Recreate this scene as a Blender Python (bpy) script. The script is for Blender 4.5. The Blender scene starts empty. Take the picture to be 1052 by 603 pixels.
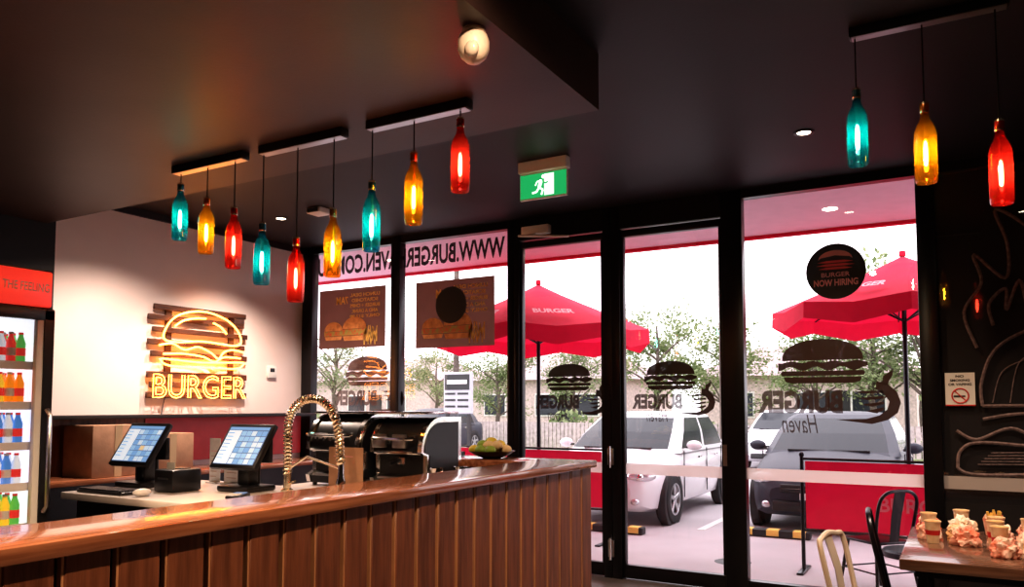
import bpy, bmesh, math, random
from mathutils import Vector, Matrix, noise as mnoise
random.seed(7)
S = bpy.context.scene
S.view_settings.view_transform = 'Standard'
S.view_settings.exposure = .3
for lk in ('Medium High Contrast','High Contrast'):
    try:
        S.view_settings.look = lk; break
    except Exception: pass
COL = S.collection
V = Vector

# ------------------------------------------------------------------ materials
def mat(name, col, rough=.5, metal=0, emit=None, es=0, var=0, vs=8, bump=0, bs=60, stretch=(1,1,1), coat=0, col2=None, spec=.5):
    m = bpy.data.materials.new(name); m.use_nodes = True
    nt = m.node_tree; p = nt.nodes['Principled BSDF']
    p.inputs['Base Color'].default_value = (*col, 1)
    p.inputs['Roughness'].default_value = rough
    p.inputs['Metallic'].default_value = metal
    p.inputs['Specular IOR Level'].default_value = spec
    p.inputs['Coat Weight'].default_value = coat
    if emit:
        p.inputs['Emission Color'].default_value = (*emit, 1)
        p.inputs['Emission Strength'].default_value = es
    if var or bump or col2:
        tc = nt.nodes.new('ShaderNodeTexCoord'); mp = nt.nodes.new('ShaderNodeMapping')
        mp.inputs['Scale'].default_value = stretch
        nt.links.new(tc.outputs['Object'], mp.inputs['Vector'])
    if var or col2:
        n = nt.nodes.new('ShaderNodeTexNoise'); n.inputs['Scale'].default_value = vs; n.inputs['Detail'].default_value = 6
        r = nt.nodes.new('ShaderNodeValToRGB')
        a = col2 if col2 else [c*(1-var) for c in col]
        b = col if col2 else [min(1, c*(1+var)) for c in col]
        r.color_ramp.elements[0].position = .35; r.color_ramp.elements[1].position = .65
        r.color_ramp.elements[0].color = (*a, 1); r.color_ramp.elements[1].color = (*b, 1)
        nt.links.new(mp.outputs[0], n.inputs['Vector']); nt.links.new(n.outputs['Fac'], r.inputs['Fac'])
        nt.links.new(r.outputs[0], p.inputs['Base Color'])
    if bump:
        n2 = nt.nodes.new('ShaderNodeTexNoise'); n2.inputs['Scale'].default_value = bs; n2.inputs['Detail'].default_value = 4
        bp = nt.nodes.new('ShaderNodeBump'); bp.inputs['Strength'].default_value = bump; bp.inputs['Distance'].default_value = .01
        nt.links.new(mp.outputs[0], n2.inputs['Vector']); nt.links.new(n2.outputs['Fac'], bp.inputs['Height'])
        nt.links.new(bp.outputs[0], p.inputs['Normal'])
    return m

def glassmat(name, tint=(.97,.97,.97), base=.04, k=.5):
    m = bpy.data.materials.new(name); m.use_nodes = True; nt = m.node_tree
    nt.nodes.remove(nt.nodes['Principled BSDF']); out = nt.nodes['Material Output']
    t = nt.nodes.new('ShaderNodeBsdfTransparent'); t.inputs[0].default_value = (*tint, 1)
    g = nt.nodes.new('ShaderNodeBsdfGlossy'); g.inputs['Roughness'].default_value = .01
    lw = nt.nodes.new('ShaderNodeLayerWeight'); lw.inputs[0].default_value = .5
    pw = nt.nodes.new('ShaderNodeMath'); pw.operation = 'POWER'; pw.inputs[1].default_value = 4
    ma = nt.nodes.new('ShaderNodeMath'); ma.operation = 'MULTIPLY_ADD'; ma.inputs[1].default_value = k; ma.inputs[2].default_value = base
    mx = nt.nodes.new('ShaderNodeMixShader')
    nt.links.new(lw.outputs['Facing'], pw.inputs[0]); nt.links.new(pw.outputs[0], ma.inputs[0])
    nt.links.new(ma.outputs[0], mx.inputs[0]); nt.links.new(t.outputs[0], mx.inputs[1]); nt.links.new(g.outputs[0], mx.inputs[2])
    nt.links.new(mx.outputs[0], out.inputs[0])
    return m

def add_translucent(m, col, fac):
    nt = m.node_tree; out = nt.nodes['Material Output']
    old = out.inputs[0].links[0].from_socket
    tr = nt.nodes.new('ShaderNodeBsdfTranslucent'); tr.inputs[0].default_value = (*col, 1)
    mx = nt.nodes.new('ShaderNodeMixShader'); mx.inputs[0].default_value = fac
    nt.links.new(old, mx.inputs[1]); nt.links.new(tr.outputs[0], mx.inputs[2]); nt.links.new(mx.outputs[0], out.inputs[0])
    return m
def bottlemat(name, tint, col): return add_translucent(glassmat(name, tint, .06, .6), col, .12)

def vinyl(name, col, opacity):
    m = bpy.data.materials.new(name); m.use_nodes = True; nt = m.node_tree
    p = nt.nodes['Principled BSDF']; p.inputs['Base Color'].default_value = (*col, 1); p.inputs['Roughness'].default_value = .5
    p.inputs['Alpha'].default_value = opacity
    return m

M_black = mat('black_paint', (.010,.008,.010), .55, var=.2, vs=3)
M_ceil = mat('ceiling_black', (.011,.007,.010), .55, var=.15, vs=2, bump=.05)
M_soffit = mat('soffit_dark', (.040,.021,.020), .5, var=.15, vs=2, bump=.05)
M_alu = mat('black_aluminium', (.009,.008,.010), .3, metal=.3, var=.1)
M_white = mat('white_wall', (.84,.72,.69), .6, var=.02, vs=3, bump=.05)
M_wplas = mat('white_plastic', (.8,.78,.76), .35, var=.02)
M_bplas = mat('black_plastic', (.012,.012,.015), .35, var=.1)
M_chrome = mat('chrome', (.82,.79,.77), .14, metal=1, var=.04)
M_brass = mat('brushed_brass', (.95,.82,.64), .25, metal=1, var=.05)
M_steel = mat('steel', (.5,.48,.48), .3, metal=1, var=.06, bump=.05, stretch=(1,8,8))
M_floor = mat('floor_concrete', (.10,.085,.08), .4, var=.25, vs=5, bump=.1)
M_slat = mat('timber_slat', (.27,.095,.046), .42, col2=(.14,.047,.023), vs=6, stretch=(6,6,.5), bump=.2, bs=20)
M_seam = mat('timber_edge', (.55,.27,.14), .4, var=.1)
M_top = mat('timber_top', (.46,.19,.10), .18, col2=(.25,.09,.045), vs=5, stretch=(8,.6,8), bump=.05, bs=15, coat=.5)
M_sign = mat('sign_wood', (.11,.04,.02), .55, col2=(.04,.014,.008), vs=6, stretch=(8,1,10), bump=.2)
M_neon = mat('neon_orange', (1,.5,.1), .3, emit=(1,.31,.045), es=9)
M_concrete = mat('pavement', (.50,.46,.48), .8, var=.1, vs=.8, bump=.1)
M_asph = mat('asphalt', (.28,.26,.28), .85, var=.15, vs=2, bump=.2)
M_grass = mat('grass', (.22,.27,.13), .9, var=.3, vs=2, bump=.3)
M_awn = mat('awning_soffit', (.90,.56,.68), .6, var=.03)
M_red = add_translucent(mat('canvas_red', (.72,.010,.06), .8, var=.08, vs=5, bump=.05), (.78,.01,.06), .25)
M_redp = mat('red_panel', (.5,.02,.025), .4, var=.08)
M_glass = glassmat('window_glass', (.97,.95,.97), .08, .55)
M_bulb = mat('filament_glow', (1,.6,.2), .4, emit=(1,.64,.32), es=95)
M_down = mat('downlight_glow', (1,.9,.7), .4, emit=(1,.82,.62), es=16)
M_teal = bottlemat('teal_glass', (.07,.42,.60), (.0,.45,.76))
M_amber = bottlemat('amber_glass', (.90,.50,.04), (.95,.40,.01))
M_redg = bottlemat('red_glass', (.80,.04,.035), (.85,.04,.03))
M_vin = vinyl('brown_vinyl', (.06,.025,.022), .86)
M_vinb = vinyl('black_vinyl', (.01,.008,.01), .97)
M_strip = add_translucent(vinyl('frosted_strip', (.88,.76,.74), .85), (.9,.8,.78), .45)
M_paper = mat('paper', (.8,.78,.75), .7, var=.04, vs=30)
M_card = mat('cardboard', (.42,.24,.15), .8, var=.1, vs=12, bump=.1)
M_pink = mat('pink_print', (.85,.40,.45), .6, var=.05)
M_dpink = mat('faded_print', (.80,.22,.28), .8, var=.05)
M_yel = mat('yellow_print', (.95,.62,.15), .6, var=.05)
M_chalk = mat('chalk', (.20,.14,.14), .9, var=.3, vs=40)
M_redprint = mat('red_print', (.65,.03,.03), .6, var=.05)

# ------------------------------------------------------------------ builder
def frame(O, U, Vv):
    U = V(U).normalized(); Vv = V(Vv).normalized(); N = U.cross(Vv)
    M = Matrix.Identity(4)
    for i in range(3):
        M[i][0], M[i][1], M[i][2], M[i][3] = U[i], Vv[i], N[i], O[i]
    return M

def catmull(pts, n=8, closed=False):
    P = [V(p) for p in pts]; out = []; L = len(P)
    rng = L if closed else L-1
    for i in range(rng):
        if closed: a,b,c,d = P[(i-1)%L],P[i],P[(i+1)%L],P[(i+2)%L]
        else: a,b,c,d = P[max(i-1,0)],P[i],P[i+1],P[min(i+2,L-1)]
        for k in range(n):
            t = k/n
            out.append(.5*((2*b)+(c-a)*t+(2*a-5*b+4*c-d)*t*t+(3*b-a-3*c+d)*t**3))
    if not closed: out.append(P[-1])
    return out

class MB:
    def __init__(s, name): s.name=name; s.v=[]; s.f=[]; s.mi=[]; s.mats=[]
    def m(s, mt):
        if mt not in s.mats: s.mats.append(mt)
        return s.mats.index(mt)
    def add(s, vs, fs, mt, M=None):
        o = len(s.v); i = s.m(mt)
        for p in vs:
            p = V(p); s.v.append(M @ p if M is not None else p)
        for f in fs: s.f.append([k+o for k in f]); s.mi.append(i)
    def addbm(s, bm, mt, M=None):
        bm.verts.index_update()
        s.add([v.co.copy() for v in bm.verts], [[v.index for v in f.verts] for f in bm.faces], mt, M); bm.free()
    def box(s, lo, hi, mt, M=None, bev=0, seg=2):
        lo = V(lo); hi = V(hi)
        bm = bmesh.new(); bmesh.ops.create_cube(bm, size=1)
        for v in bm.verts:
            v.co = V([(lo[i]+hi[i])/2 + v.co[i]*(hi[i]-lo[i]) for i in range(3)])
        if bev: bmesh.ops.bevel(bm, geom=bm.edges[:], offset=bev, segments=seg, affect='EDGES', profile=.5)
        s.addbm(bm, mt, M)
    def lathe(s, prof, mt, M=None, n=24):
        vs=[]; fs=[]
        for r,z in prof:
            for k in range(n):
                a=2*math.pi*k/n; vs.append((r*math.cos(a), r*math.sin(a), z))
        for i in range(len(prof)-1):
            for k in range(n):
                fs.append([i*n+k, i*n+(k+1)%n, (i+1)*n+(k+1)%n, (i+1)*n+k])
        s.add(vs, fs, mt, M)
    def tube(s, pts, r, mt, n=8, closed=False, M=None, cap=True):
        P=[V(p) for p in pts]; L=len(P); vs=[]; fs=[]
        R = r if isinstance(r,(list,tuple)) else [r]*L
        def tan(i):
            if closed: return (P[(i+1)%L]-P[(i-1)%L]).normalized()
            return (P[min(i+1,L-1)]-P[max(i-1,0)]).normalized()
        t=tan(0); a=V((0,0,1)) if abs(t.z)<.9 else V((1,0,0)); nn=t.cross(a).normalized()
        for i in range(L):
            t=tan(i); nn=(nn-t*nn.dot(t))
            if nn.length<1e-6: nn=t.orthogonal()
            nn.normalize(); b=t.cross(nn)
            for k in range(n):
                an=2*math.pi*k/n; vs.append(P[i]+(nn*math.cos(an)+b*math.sin(an))*R[i])
        for i in range(L if closed else L-1):
            j=(i+1)%L
            for k in range(n): fs.append([i*n+k,i*n+(k+1)%n,j*n+(k+1)%n,j*n+k])
        if cap and not closed: fs.append(list(range(n))[::-1]); fs.append([(L-1)*n+k for k in range(n)])
        s.add(vs, fs, mt, M)
    def sph(s, c, r, mt, M=None, u=16, w=10):
        if not isinstance(r,(tuple,list)): r=(r,r,r)
        bm=bmesh.new(); bmesh.ops.create_uvsphere(bm,u_segments=u,v_segments=w,radius=1)
        for v in bm.verts: v.co=V((c[0]+v.co.x*r[0],c[1]+v.co.y*r[1],c[2]+v.co.z*r[2]))
        s.addbm(bm,mt,M)
    def prism(s, poly, t, mt, M=None):
        n=len(poly); vs=[(p[0],p[1],0) for p in poly]+[(p[0],p[1],t) for p in poly]
        fs=[list(range(n))[::-1],[n+i for i in range(n)]]+[[i,(i+1)%n,n+(i+1)%n,n+i] for i in range(n)]
        s.add(vs,fs,mt,M)
    def text(s, txt, w, h, mt, M, ext=.001, shear=0, offset=.0, neon=0):
        c=bpy.data.curves.new('t','FONT'); c.body=txt; c.size=1; c.shear=shear; c.resolution_u=3
        if neon: c.fill_mode='NONE'
        else: c.offset=offset
        o=bpy.data.objects.new('t',c); COL.objects.link(o)
        bpy.context.view_layer.update()
        dg=bpy.context.evaluated_depsgraph_get(); me=o.evaluated_get(dg).to_mesh()
        vs=[v.co.copy() for v in me.vertices]
        x0=min(v.x for v in vs);x1=max(v.x for v in vs);y0=min(v.y for v in vs);y1=max(v.y for v in vs)
        sx=w/(x1-x0); sy=h/(y1-y0)
        vs=[V(((v.x-(x0+x1)/2)*sx,(v.y-(y0+y1)/2)*sy,0)) for v in vs]
        if neon:
            adj={}
            for e in me.edges:
                a,b=e.vertices; adj.setdefault(a,[]).append(b); adj.setdefault(b,[]).append(a)
            seen=set()
            for st in adj:
                if st in seen: continue
                loop=[st]; seen.add(st); cur=st
                while True:
                    nx=[q for q in adj[cur] if q not in seen]
                    if not nx: break
                    cur=nx[0]; seen.add(cur); loop.append(cur)
                if len(loop)>3:
                    pts=[vs[i] for i in loop]; pp=[pts[0]]
                    for q in pts[1:]:
                        if (q-pp[-1]).length>.004: pp.append(q)
                    if len(pp)>3: s.tube(pp,neon,mt,6,True,M)
        else:
            s.add([V((v.x,v.y,ext)) for v in vs],[list(p.vertices) for p in me.polygons],mt,M)
        bpy.data.objects.remove(o); bpy.data.curves.remove(c)
    def done(s, smooth=True, ang=40, M=None, parent=None):
        me=bpy.data.meshes.new(s.name); me.from_pydata([tuple(v) for v in s.v],[],s.f)
        for mt in s.mats: me.materials.append(mt)
        me.polygons.foreach_set('material_index',s.mi)
        if smooth:
            me.polygons.foreach_set('use_smooth',[True]*len(me.polygons))
            me.set_sharp_from_angle(angle=math.radians(ang))
        me.update()
        o=bpy.data.objects.new(s.name,me); COL.objects.link(o)
        if M is not None: o.matrix_world=M
        if parent: o.parent=parent
        return o

def simplebox(name, lo, hi, mt, bev=0):
    b=MB(name); b.box(lo,hi,mt,bev=bev); return b.done()

# ------------------------------------------------------------------ room shell
WY=6.24; WX=-6.2; CZ=3.17
simplebox('floor',(WX-.2,-3,-.1),(3.4,WY+.06,0),M_floor)
simplebox('ceiling',(WX-.2,-3.1,CZ),(3.4,WY+.1,CZ+.15),M_ceil)
simplebox('ceiling_bulkhead',(WX,-3,2.89),(-1.48,3.43,CZ),M_soffit)
b=MB('wall_left')
b.box((WX-.15,3.50,0),(WX,WY+.05,CZ),M_white); b.box((WX-.15,-3,0),(WX,3.50,CZ),M_black)
b.done()
simplebox('wall_back',(WX-.15,-3.15,0),(3.4,-3,CZ),M_black)
simplebox('wall_right',(3.3,-3,0),(3.45,WY+.1,CZ),M_black)
b=MB('trim_1'); b.box((WX,3.50,3.11),(WX+.03,WY-.05,CZ),M_black); b.done()

# window wall frames
def win(name, x0, x1, ztop):
    b=MB(name)
    b.add([(x0,WY,.10),(x1,WY,.10),(x1,WY,ztop),(x0,WY,ztop)],[[0,1,2,3]],M_glass)
    b.box((x0,WY-.04,0),(x1,WY+.04,.10),M_alu)
    b.box((x0,WY-.04,ztop),(x1,WY+.04,CZ),M_alu)
    return b
def stile(b,x0,x1): b.box((x0,WY-.05,0),(x1,WY+.05,CZ),M_alu,bev=.004)
b=win('window_1',-6.055,-4.974,3.10); stile(b,-6.2,-6.055); stile(b,-4.974,-4.863); b.done()
b=win('window_2',-4.863,-3.604,3.10); stile(b,-3.604,-3.535); b.done()
def door(name,x0,x1):
    b=MB(name)
    b.box((x0,WY-.05,2.97),(x1,WY+.05,CZ),M_alu)
    b.add([(x0,WY,.1),(x1,WY,.1),(x1,WY,2.94),(x0,WY,2.94)],[[0,1,2,3]],M_glass)
    b.box((x0,WY-.03,.01),(x1,WY+.03,.12),M_alu,bev=.004); b.box((x0,WY-.03,2.90),(x1,WY+.03,2.96),M_alu,bev=.004)
    for s0,s1 in ((x0,x0+.025),(x1-.025,x1)): b.box((s0,WY-.03,.12),(s1,WY+.03,2.90),M_alu,bev=.004)
    return b
b=door('door_1',-3.48,-2.65); stile(b,-3.53,-3.48); stile(b,-2.65,-2.575)
b.box((-3.42,WY-.12,3.00),(-3.14,WY-.05,3.08),M_wplas,bev=.01); b.tube([(-3.25,WY-.09,3.0),(-3.40,WY-.20,2.98),(-2.95,WY-.09,2.95)],.012,M_wplas)
b.done()
b=door('door_2',-2.49,-1.62); stile(b,-2.57,-2.49); stile(b,-1.62,-1.454)
for z in (.25,1.02):
    b.box((-2.605,WY-.075,z-.07),(-2.55,WY-.05,z+.07),M_steel,bev=.005)
    b.tube([(-2.578,WY-.09,z-.09),(-2.578,WY-.09,z+.09)],.010,M_chrome)
b.box((-1.60,WY-.055,.98),(-1.625,WY-.03,1.14),M_steel,bev=.004)
b.done()
b=win('window_3',-1.454,-.228,3.10); stile(b,-.228,-.106); b.done()
b=win('window_4',-.106,1.5,3.10); stile(b,1.5,1.6)
b.box((-.106,WY+.03,.10),(1.5,WY+.06,3.10),M_black); b.done()
simplebox('wall_front',(1.6,WY-.05,0),(3.3,WY+.1,CZ),M_black)

b=MB('safety_stripe_decal')
for x0,x1 in ((-2.463,-1.647),(-1.454,-.228),(-.106,1.5),(-3.455,-2.675),(-4.86,-3.61),(-6.05,-4.98)):
    b.add([(x0,WY-.005,.875),(x1,WY-.005,.875),(x1,WY-.005,.965),(x0,WY-.005,.965)],[[0,1,2,3]],M_strip)
b.done()

# ------------------------------------------------------------------ decals on glass (read from outside)
OUT=lambda x,z: frame((x,WY+.004,z),(-1,0,0),(0,0,1))
def burger_icon(b,M,w,h,mt):
    dome=[(-.5,.02)]+[(.5*math.cos(math.pi-a*math.pi/14),.02+.48*math.sin(a*math.pi/14)**.8) for a in range(1,14)]+[(.5,.02)]
    b.prism([(p[0]*w,p[1]*h) for p in dome],.001,mt,M)
    wav=[(-.55+1.1*i/20,-.015-.025*math.cos(i*1.3)) for i in range(21)]+[(.55-1.1*i/20,-.17-.05*math.cos(i*1.1)) for i in range(21)]
    b.prism([(p[0]*w,p[1]*h) for p in wav],.001,mt,M)
    b.prism([(p[0]*w,p[1]*h) for p in [(-.5,-.22),(.5,-.22),(.52,-.27),(.5,-.33),(-.5,-.33),(-.52,-.27)]],.001,mt,M)
    b.prism([(p[0]*w,p[1]*h) for p in [(-.48,-.36),(.48,-.36),(.46,-.46),(.38,-.5),(-.38,-.5),(-.46,-.46)]],.001,mt,M)
def chilli(b,M,s,mt):
    up=[(.0,.30),(.2,.24),(.36,.08),(.42,-.12),(.36,-.32),(.18,-.46),(-.1,-.54),(-.75,-.46)]
    dn=[(-.2,-.44),(.04,-.37),(.18,-.25),(.22,-.1),(.12,.05),(-.02,.14)]
    b.prism([(-p[0]*s,p[1]*s) for p in up+dn],.001,mt,M)
    b.prism([(-p[0]*s,p[1]*s) for p in [(.1,.25),(.12,.40),(.30,.52),(.28,.40),(.22,.3),(.2,.22)]],.001,mt,M)
    for k in range(4):
        b.prism([(-p[0]*s,p[1]*s) for p in [(-.45+k*.08,.10-k*.13),(.12,.12-k*.11),(.12,.07-k*.11),(-.25+k*.08,.06-k*.13)]],.001,mt,M)
def logo(x,z,s):
    b=MB('burger_logo_decal')
    burger_icon(b,OUT(x+.12*s,z+.31*s),.62*s,.36*s,M_vin)
    b.text('BURGER',.66*s,.19*s,M_vin,OUT(x-.06*s,z-.02*s),offset=.05)
    b.text('Haven',.28*s,.15*s,M_vin,OUT(x-.06*s,z-.20*s),shear=.3,offset=.0)
    chilli(b,OUT(x+.52*s,z+.02*s),.40*s,M_vin)
    b.done(False)
logo(-1.0,1.50,.93); logo(-2.15,1.50,.66); logo(-3.08,1.50,.66); logo(-5.42,1.55,.85)

b=MB('website_lettering')
b.text('WWW.BURGERHAVEN.COM.AU',2.36,.20,M_vinb,OUT(-4.84,2.95),offset=.03); b.done(False)

def poster(x0,x1,z0,z1,circle=False):
    b=MB('menu_poster'); mp=add_translucent(mat('poster_brown',(.20,.10,.075),.5,col2=(.12,.055,.04),vs=4),(.20,.09,.065),.5)
    b.add([(x0,WY-.009,z0),(x1,WY-.009,z0),(x1,WY-.009,z1),(x0,WY-.009,z1)],[[0,1,2,3]],mp)
    w=x1-x0; h=z1-z0; cx=(x0+x1)/2; cz=(z0+z1)/2
    F2=lambda u,v: frame((cx-u*w,WY-.015,cz+v*h),(-1,0,0),(0,0,1))
    for k,t in enumerate(['LUNCH DEAL','SCRATCHED','BURGER + CHIPS','AND A DRINK','ONLY $12.90']):
        b.text(t,w*(.44-.05*(k%2)),h*.060,M_yel,F2(-.20,.38-.09*k),ext=-.001,offset=.03)
    b.text('7AM',w*.18,h*.13,M_yel,F2(.14,.3),ext=-.001,offset=.03)
    m1=mat('bun_print',(.92,.50,.20),.6,col2=(.60,.26,.09),vs=20); m2=mat('salad_print',(.45,.50,.14),.6,col2=(.75,.14,.06),vs=30)
    for (u,v,s) in ((-.05,-.2,.36),(.27,-.22,.28)):
        A=F2(u,v)@Matrix.Translation((0,0,-.002))
        dome=[(.5*math.cos(a*math.pi/12)*s*w,(.05+.55*math.sin(a*math.pi/12))*s*h) for a in range(13)]
        b.prism(dome,.001,m1,A)
        b.prism([(-.52*s*w,.03*s*h),(-.5*s*w,-.25*s*h),(.5*s*w,-.25*s*h),(.52*s*w,.03*s*h)],.001,m2,A)
        b.prism([(-.48*s*w,-.28*s*h),(-.42*s*w,-.5*s*h),(.42*s*w,-.5*s*h),(.48*s*w,-.28*s*h)],.001,m1,A)
    for k in range(14):
        A=F2(-.38+.014*k,-.30+.05*math.sin(k*2.3))@Matrix.Rotation(.25*math.sin(k*1.7),4,'Z')
        b.prism([(-.006,-.07),(.006,-.07),(.006,.07),(-.006,.07)],.001,M_yel,A@Matrix.Translation((0,0,-.002)))
    if circle:
        b.prism([(.18*math.cos(a*math.pi/20),.18*math.sin(a*math.pi/20)) for a in range(40)],.002,M_vinb,frame((cx-.03,WY-.022,cz+.08),(-1,0,0),(0,0,1)))
    b.done(False)
poster(-5.98,-5.07,2.06,2.69); poster(-4.684,-3.765,2.02,2.68,True)

b=MB('hiring_sticker')
b.prism([(.21*math.cos(a*math.pi/24),.21*math.sin(a*math.pi/24)) for a in range(48)],.002,M_vinb,frame((-.774,WY-.008,2.46),(1,0,0),(0,0,1)))
F=lambda u,v: frame((-.774+u,WY-.0115,2.46+v),(1,0,0),(0,0,1))
pk=mat('hiring_red',(.85,.12,.14),.6)
b.text('NOW HIRING',.31,.052,M_pink,F(0,-.085),ext=.0005,offset=.035)
b.text('BURGER',.20,.035,M_pink,F(0,-.025),ext=.0005,offset=.02)
for (ww,zz) in ((.24,.02),(.27,.045),(.25,.07)):
    pts=[(-ww/2,0),(-ww/4,.012),(ww/4,.012),(ww/2,0),(ww/4,-.006),(-ww/4,-.006)]
    b.prism(pts,.0005,pk,F(0,zz))
pts=[(.12*math.cos(a*math.pi/10),.07*math.sin(a*math.pi/10)) for a in range(11)]
b.prism(pts+[(-.10,.015),(0,.03),(.10,.015)],.0005,M_pink,F(0,.09))
b.done(False)

b=MB('no_smoking_sign')
b.box((-.08,WY-.012,1.45),(.10,WY-.006,1.68),M_wplas)
FS=lambda u,v: frame((.01+u,WY-.0135,1.565+v),(1,0,0),(0,0,1))
for k,t in enumerate(['NO','SMOKING','OR VAPING']): b.text(t,[.05,.12,.14][k],.018,M_bplas,FS(0,.09-.028*k),ext=0,offset=.03)
ring=[FS(0,-.045)@V((.05*math.cos(a*math.pi/16),.05*math.sin(a*math.pi/16),0)) for a in range(32)]
b.tube(ring,.005,M_redprint,6,True)
b.tube([FS(0,-.045)@V((-.035,.035,0)),FS(0,-.045)@V((.035,-.035,0))],.004,M_redprint,6)
b.box((-.03,WY-.016,1.512),(.04,WY-.014,1.522),M_bplas)
b.box((-.08,WY-.0135,1.45),(.10,WY-.012,1.458),M_redprint)
b.done(False)
b=MB('chalk_burger_mural')
def ck(pts,r=.012): b.tube(catmull([(p[0],WY-.006,p[1]) for p in pts],6),r,M_chalk,6)
ck([(-.02,1.02),(.0,1.14),(.12,1.2),(.5,1.18),(1.0,1.2),(1.3,1.12),(1.34,1.0),(1.1,.98),(.6,1.0),(.1,.98),(-.02,1.02)])
ck([(-.02,1.28),(.1,1.22),(.3,1.30),(.5,1.22),(.8,1.30),(1.1,1.22),(1.3,1.3)])
ck([(.14,1.36),(.4,1.40),(.9,1.38),(1.28,1.36)])
ck([(.14,1.45),(.14,1.62),(.24,1.85),(.5,1.98),(.85,1.97),(1.15,1.8),(1.3,1.5),(1.25,1.42),(.6,1.45),(.14,1.45)])
ck([(.12,1.85),(.05,2.1),(.16,2.3),(.12,2.5),(.3,2.32),(.32,2.55),(.26,2.8),(.48,2.6),(.55,2.3),(.5,2.1)])
ck([(.22,2.0),(.2,2.15),(.3,2.25),(.3,2.1),(.38,2.3),(.42,2.1)])
for k in range(8):
    x=.2+.1*k; ck([(x,1.47),(x+.06,1.62+.2*math.sin(.3+k*.35)),(x+.2,1.72+.15*math.sin(.3+k*.35))],.004)
for k in range(5): ck([(.1+.02*k,1.05+.02*k),(.5,1.06+.02*k),(1.2,1.06+.02*k)],.004)
b.done()

# ------------------------------------------------------------------ counter
b=MB('service_counter')
CX=-2.04; CY=4.66; CT=1.10
b.box((-2.41,-2.5,CT-.045),(CX,CY,CT),M_top,bev=.006)
b.box((-3.75,4.27,CT-.045),(-2.41,CY,CT),M_top,bev=.006)
b.box((-2.36,-2.45,0),(CX-.055,CY-.04,CT-.045),M_bplas)
b.box((-3.70,4.40,0),(-2.36,CY-.05,CT-.045),M_bplas)
y=CY-.03
while y>-2.4:
    b.box((CX-.055,y-.130,.08),(CX-.030,y,CT-.045),M_slat,bev=.004,seg=1)
    b.box((CX-.054,y-.1375,.08),(CX-.033,y-.1305,CT-.045),M_seam)
    y-=.156
x=-2.12
while x>-3.6:
    b.box((x-.134,CY-.05,.08),(x,CY-.026,CT-.045),M_slat,bev=.004,seg=1); x-=.156
b.done()
b=MB('work_bench')
M_bench=mat('bench_white',(.66,.60,.58),.35,var=.04)
b.box((-4.55,2.65,.91),(-2.46,3.55,.95),M_bench,bev=.006); b.box((-4.50,2.72,.0),(-2.5,3.5,.91),M_bplas)
b.box((-3.72,3.55,.91),(-2.46,4.25,.95),M_bench,bev=.006); b.box((-3.68,3.5,.0),(-2.5,4.2,.91),M_bplas)
b.done()
b=MB('rear_ledge')
b.box((WX+.005,2.6,1.345),(WX+.28,6.15,1.375),M_black,bev=.004)
b.box((WX+.005,4.3,.95),(WX+.05,6.15,1.345),M_redp)
b.box((WX+.005,2.6,0),(WX+.04,4.3,1.345),M_slat)
b.box((WX+.005,2.6,.86),(WX+.55,6.15,.90),M_top,bev=.005)
b.box((WX+.04,2.65,0),(WX+.5,6.1,.86),M_bplas)
b.done()
M_tape=mat('tape',(.5,.35,.2),.3,var=.05)
for (yy,w,h) in ((3.55,.42,.40),(4.05,.40,.32)):
    b=MB('cardboard_box'); b.box((WX+.12,yy,.902),(WX+.5,yy+w,.90+h),M_card,bev=.004)
    b.box((WX+.501,yy+w/2-.03,.902),(WX+.503,yy+w/2+.03,.90+h),M_tape); b.done()

# ------------------------------------------------------------------ neon sign
b=MB('neon_burger_sign')
y0=4.31
rows=[(2.31,2.36,.05,.98),(2.215,2.265,.0,.96),(2.11,2.155,.04,1.0),(1.995,2.045,.0,.97),(1.89,1.94,.03,1.0),(1.70,1.755,.0,1.0),(1.61,1.665,.03,.97),(1.52,1.575,.0,1.0)]
for z0,z1,a,c in rows: b.box((WX+.02,y0+a*1.1,z0),(WX+.045,y0+c*1.1,z1),M_sign,bev=.004,seg=1)
for yy in (4.50,5.20): b.box((WX+.002,yy,1.53),(WX+.02,yy+.06,2.36),M_sign)
NF=lambda u,v: (WX+.075,y0+u*1.1,1.53+v*.84)
def neon(pts,closed=False): b.tube(catmull([NF(*p) for p in pts],8,closed),.0085,M_neon,8,closed)
neon([(.12,.62),(.16,.78),(.28,.90),(.50,.955),(.72,.90),(.86,.78),(.90,.64),(.80,.60),(.50,.62),(.25,.59)],True)
neon([(.22,.76),(.30,.83),(.42,.87),(.52,.88)])
neon([(.60,.84),(.68,.80),(.74,.73)])
neon([(.08,.545),(.2,.57),(.32,.515),(.45,.555),(.58,.50),(.66,.44),(.72,.52),(.82,.55),(.94,.53)])
neon([(.12,.455),(.3,.47),(.5,.45),(.62,.40),(.72,.46),(.90,.46)])
neon([(.10,.40),(.14,.345),(.3,.325),(.6,.33),(.85,.335),(.93,.385),(.90,.41),(.5,.385),(.2,.40)],True)
b.text('BURGER',1.02,.21,M_neon,frame(NF(.5,.115),(0,1,0),(0,0,1)),neon=.0045)
for (u,v) in ((.12,.62),(.9,.64),(.5,.955),(.1,.4),(.93,.385)):
    p=NF(u,v); b.tube([(WX+.04,p[1],p[2]),(WX+.075,p[1],p[2])],.006,M_wplas,6)
b.tube([(WX+.03,4.5,1.52),(WX+.02,4.49,1.45),(WX+.015,4.48,1.375)],.004,M_bplas,6)
b.done()
b=MB('thermostat'); b.box((WX+.001,5.70,1.74),(WX+.025,5.82,1.86),M_wplas,bev=.005); b.box((WX+.025,5.73,1.80),(WX+.027,5.79,1.84),M_bplas); b.done()

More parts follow.
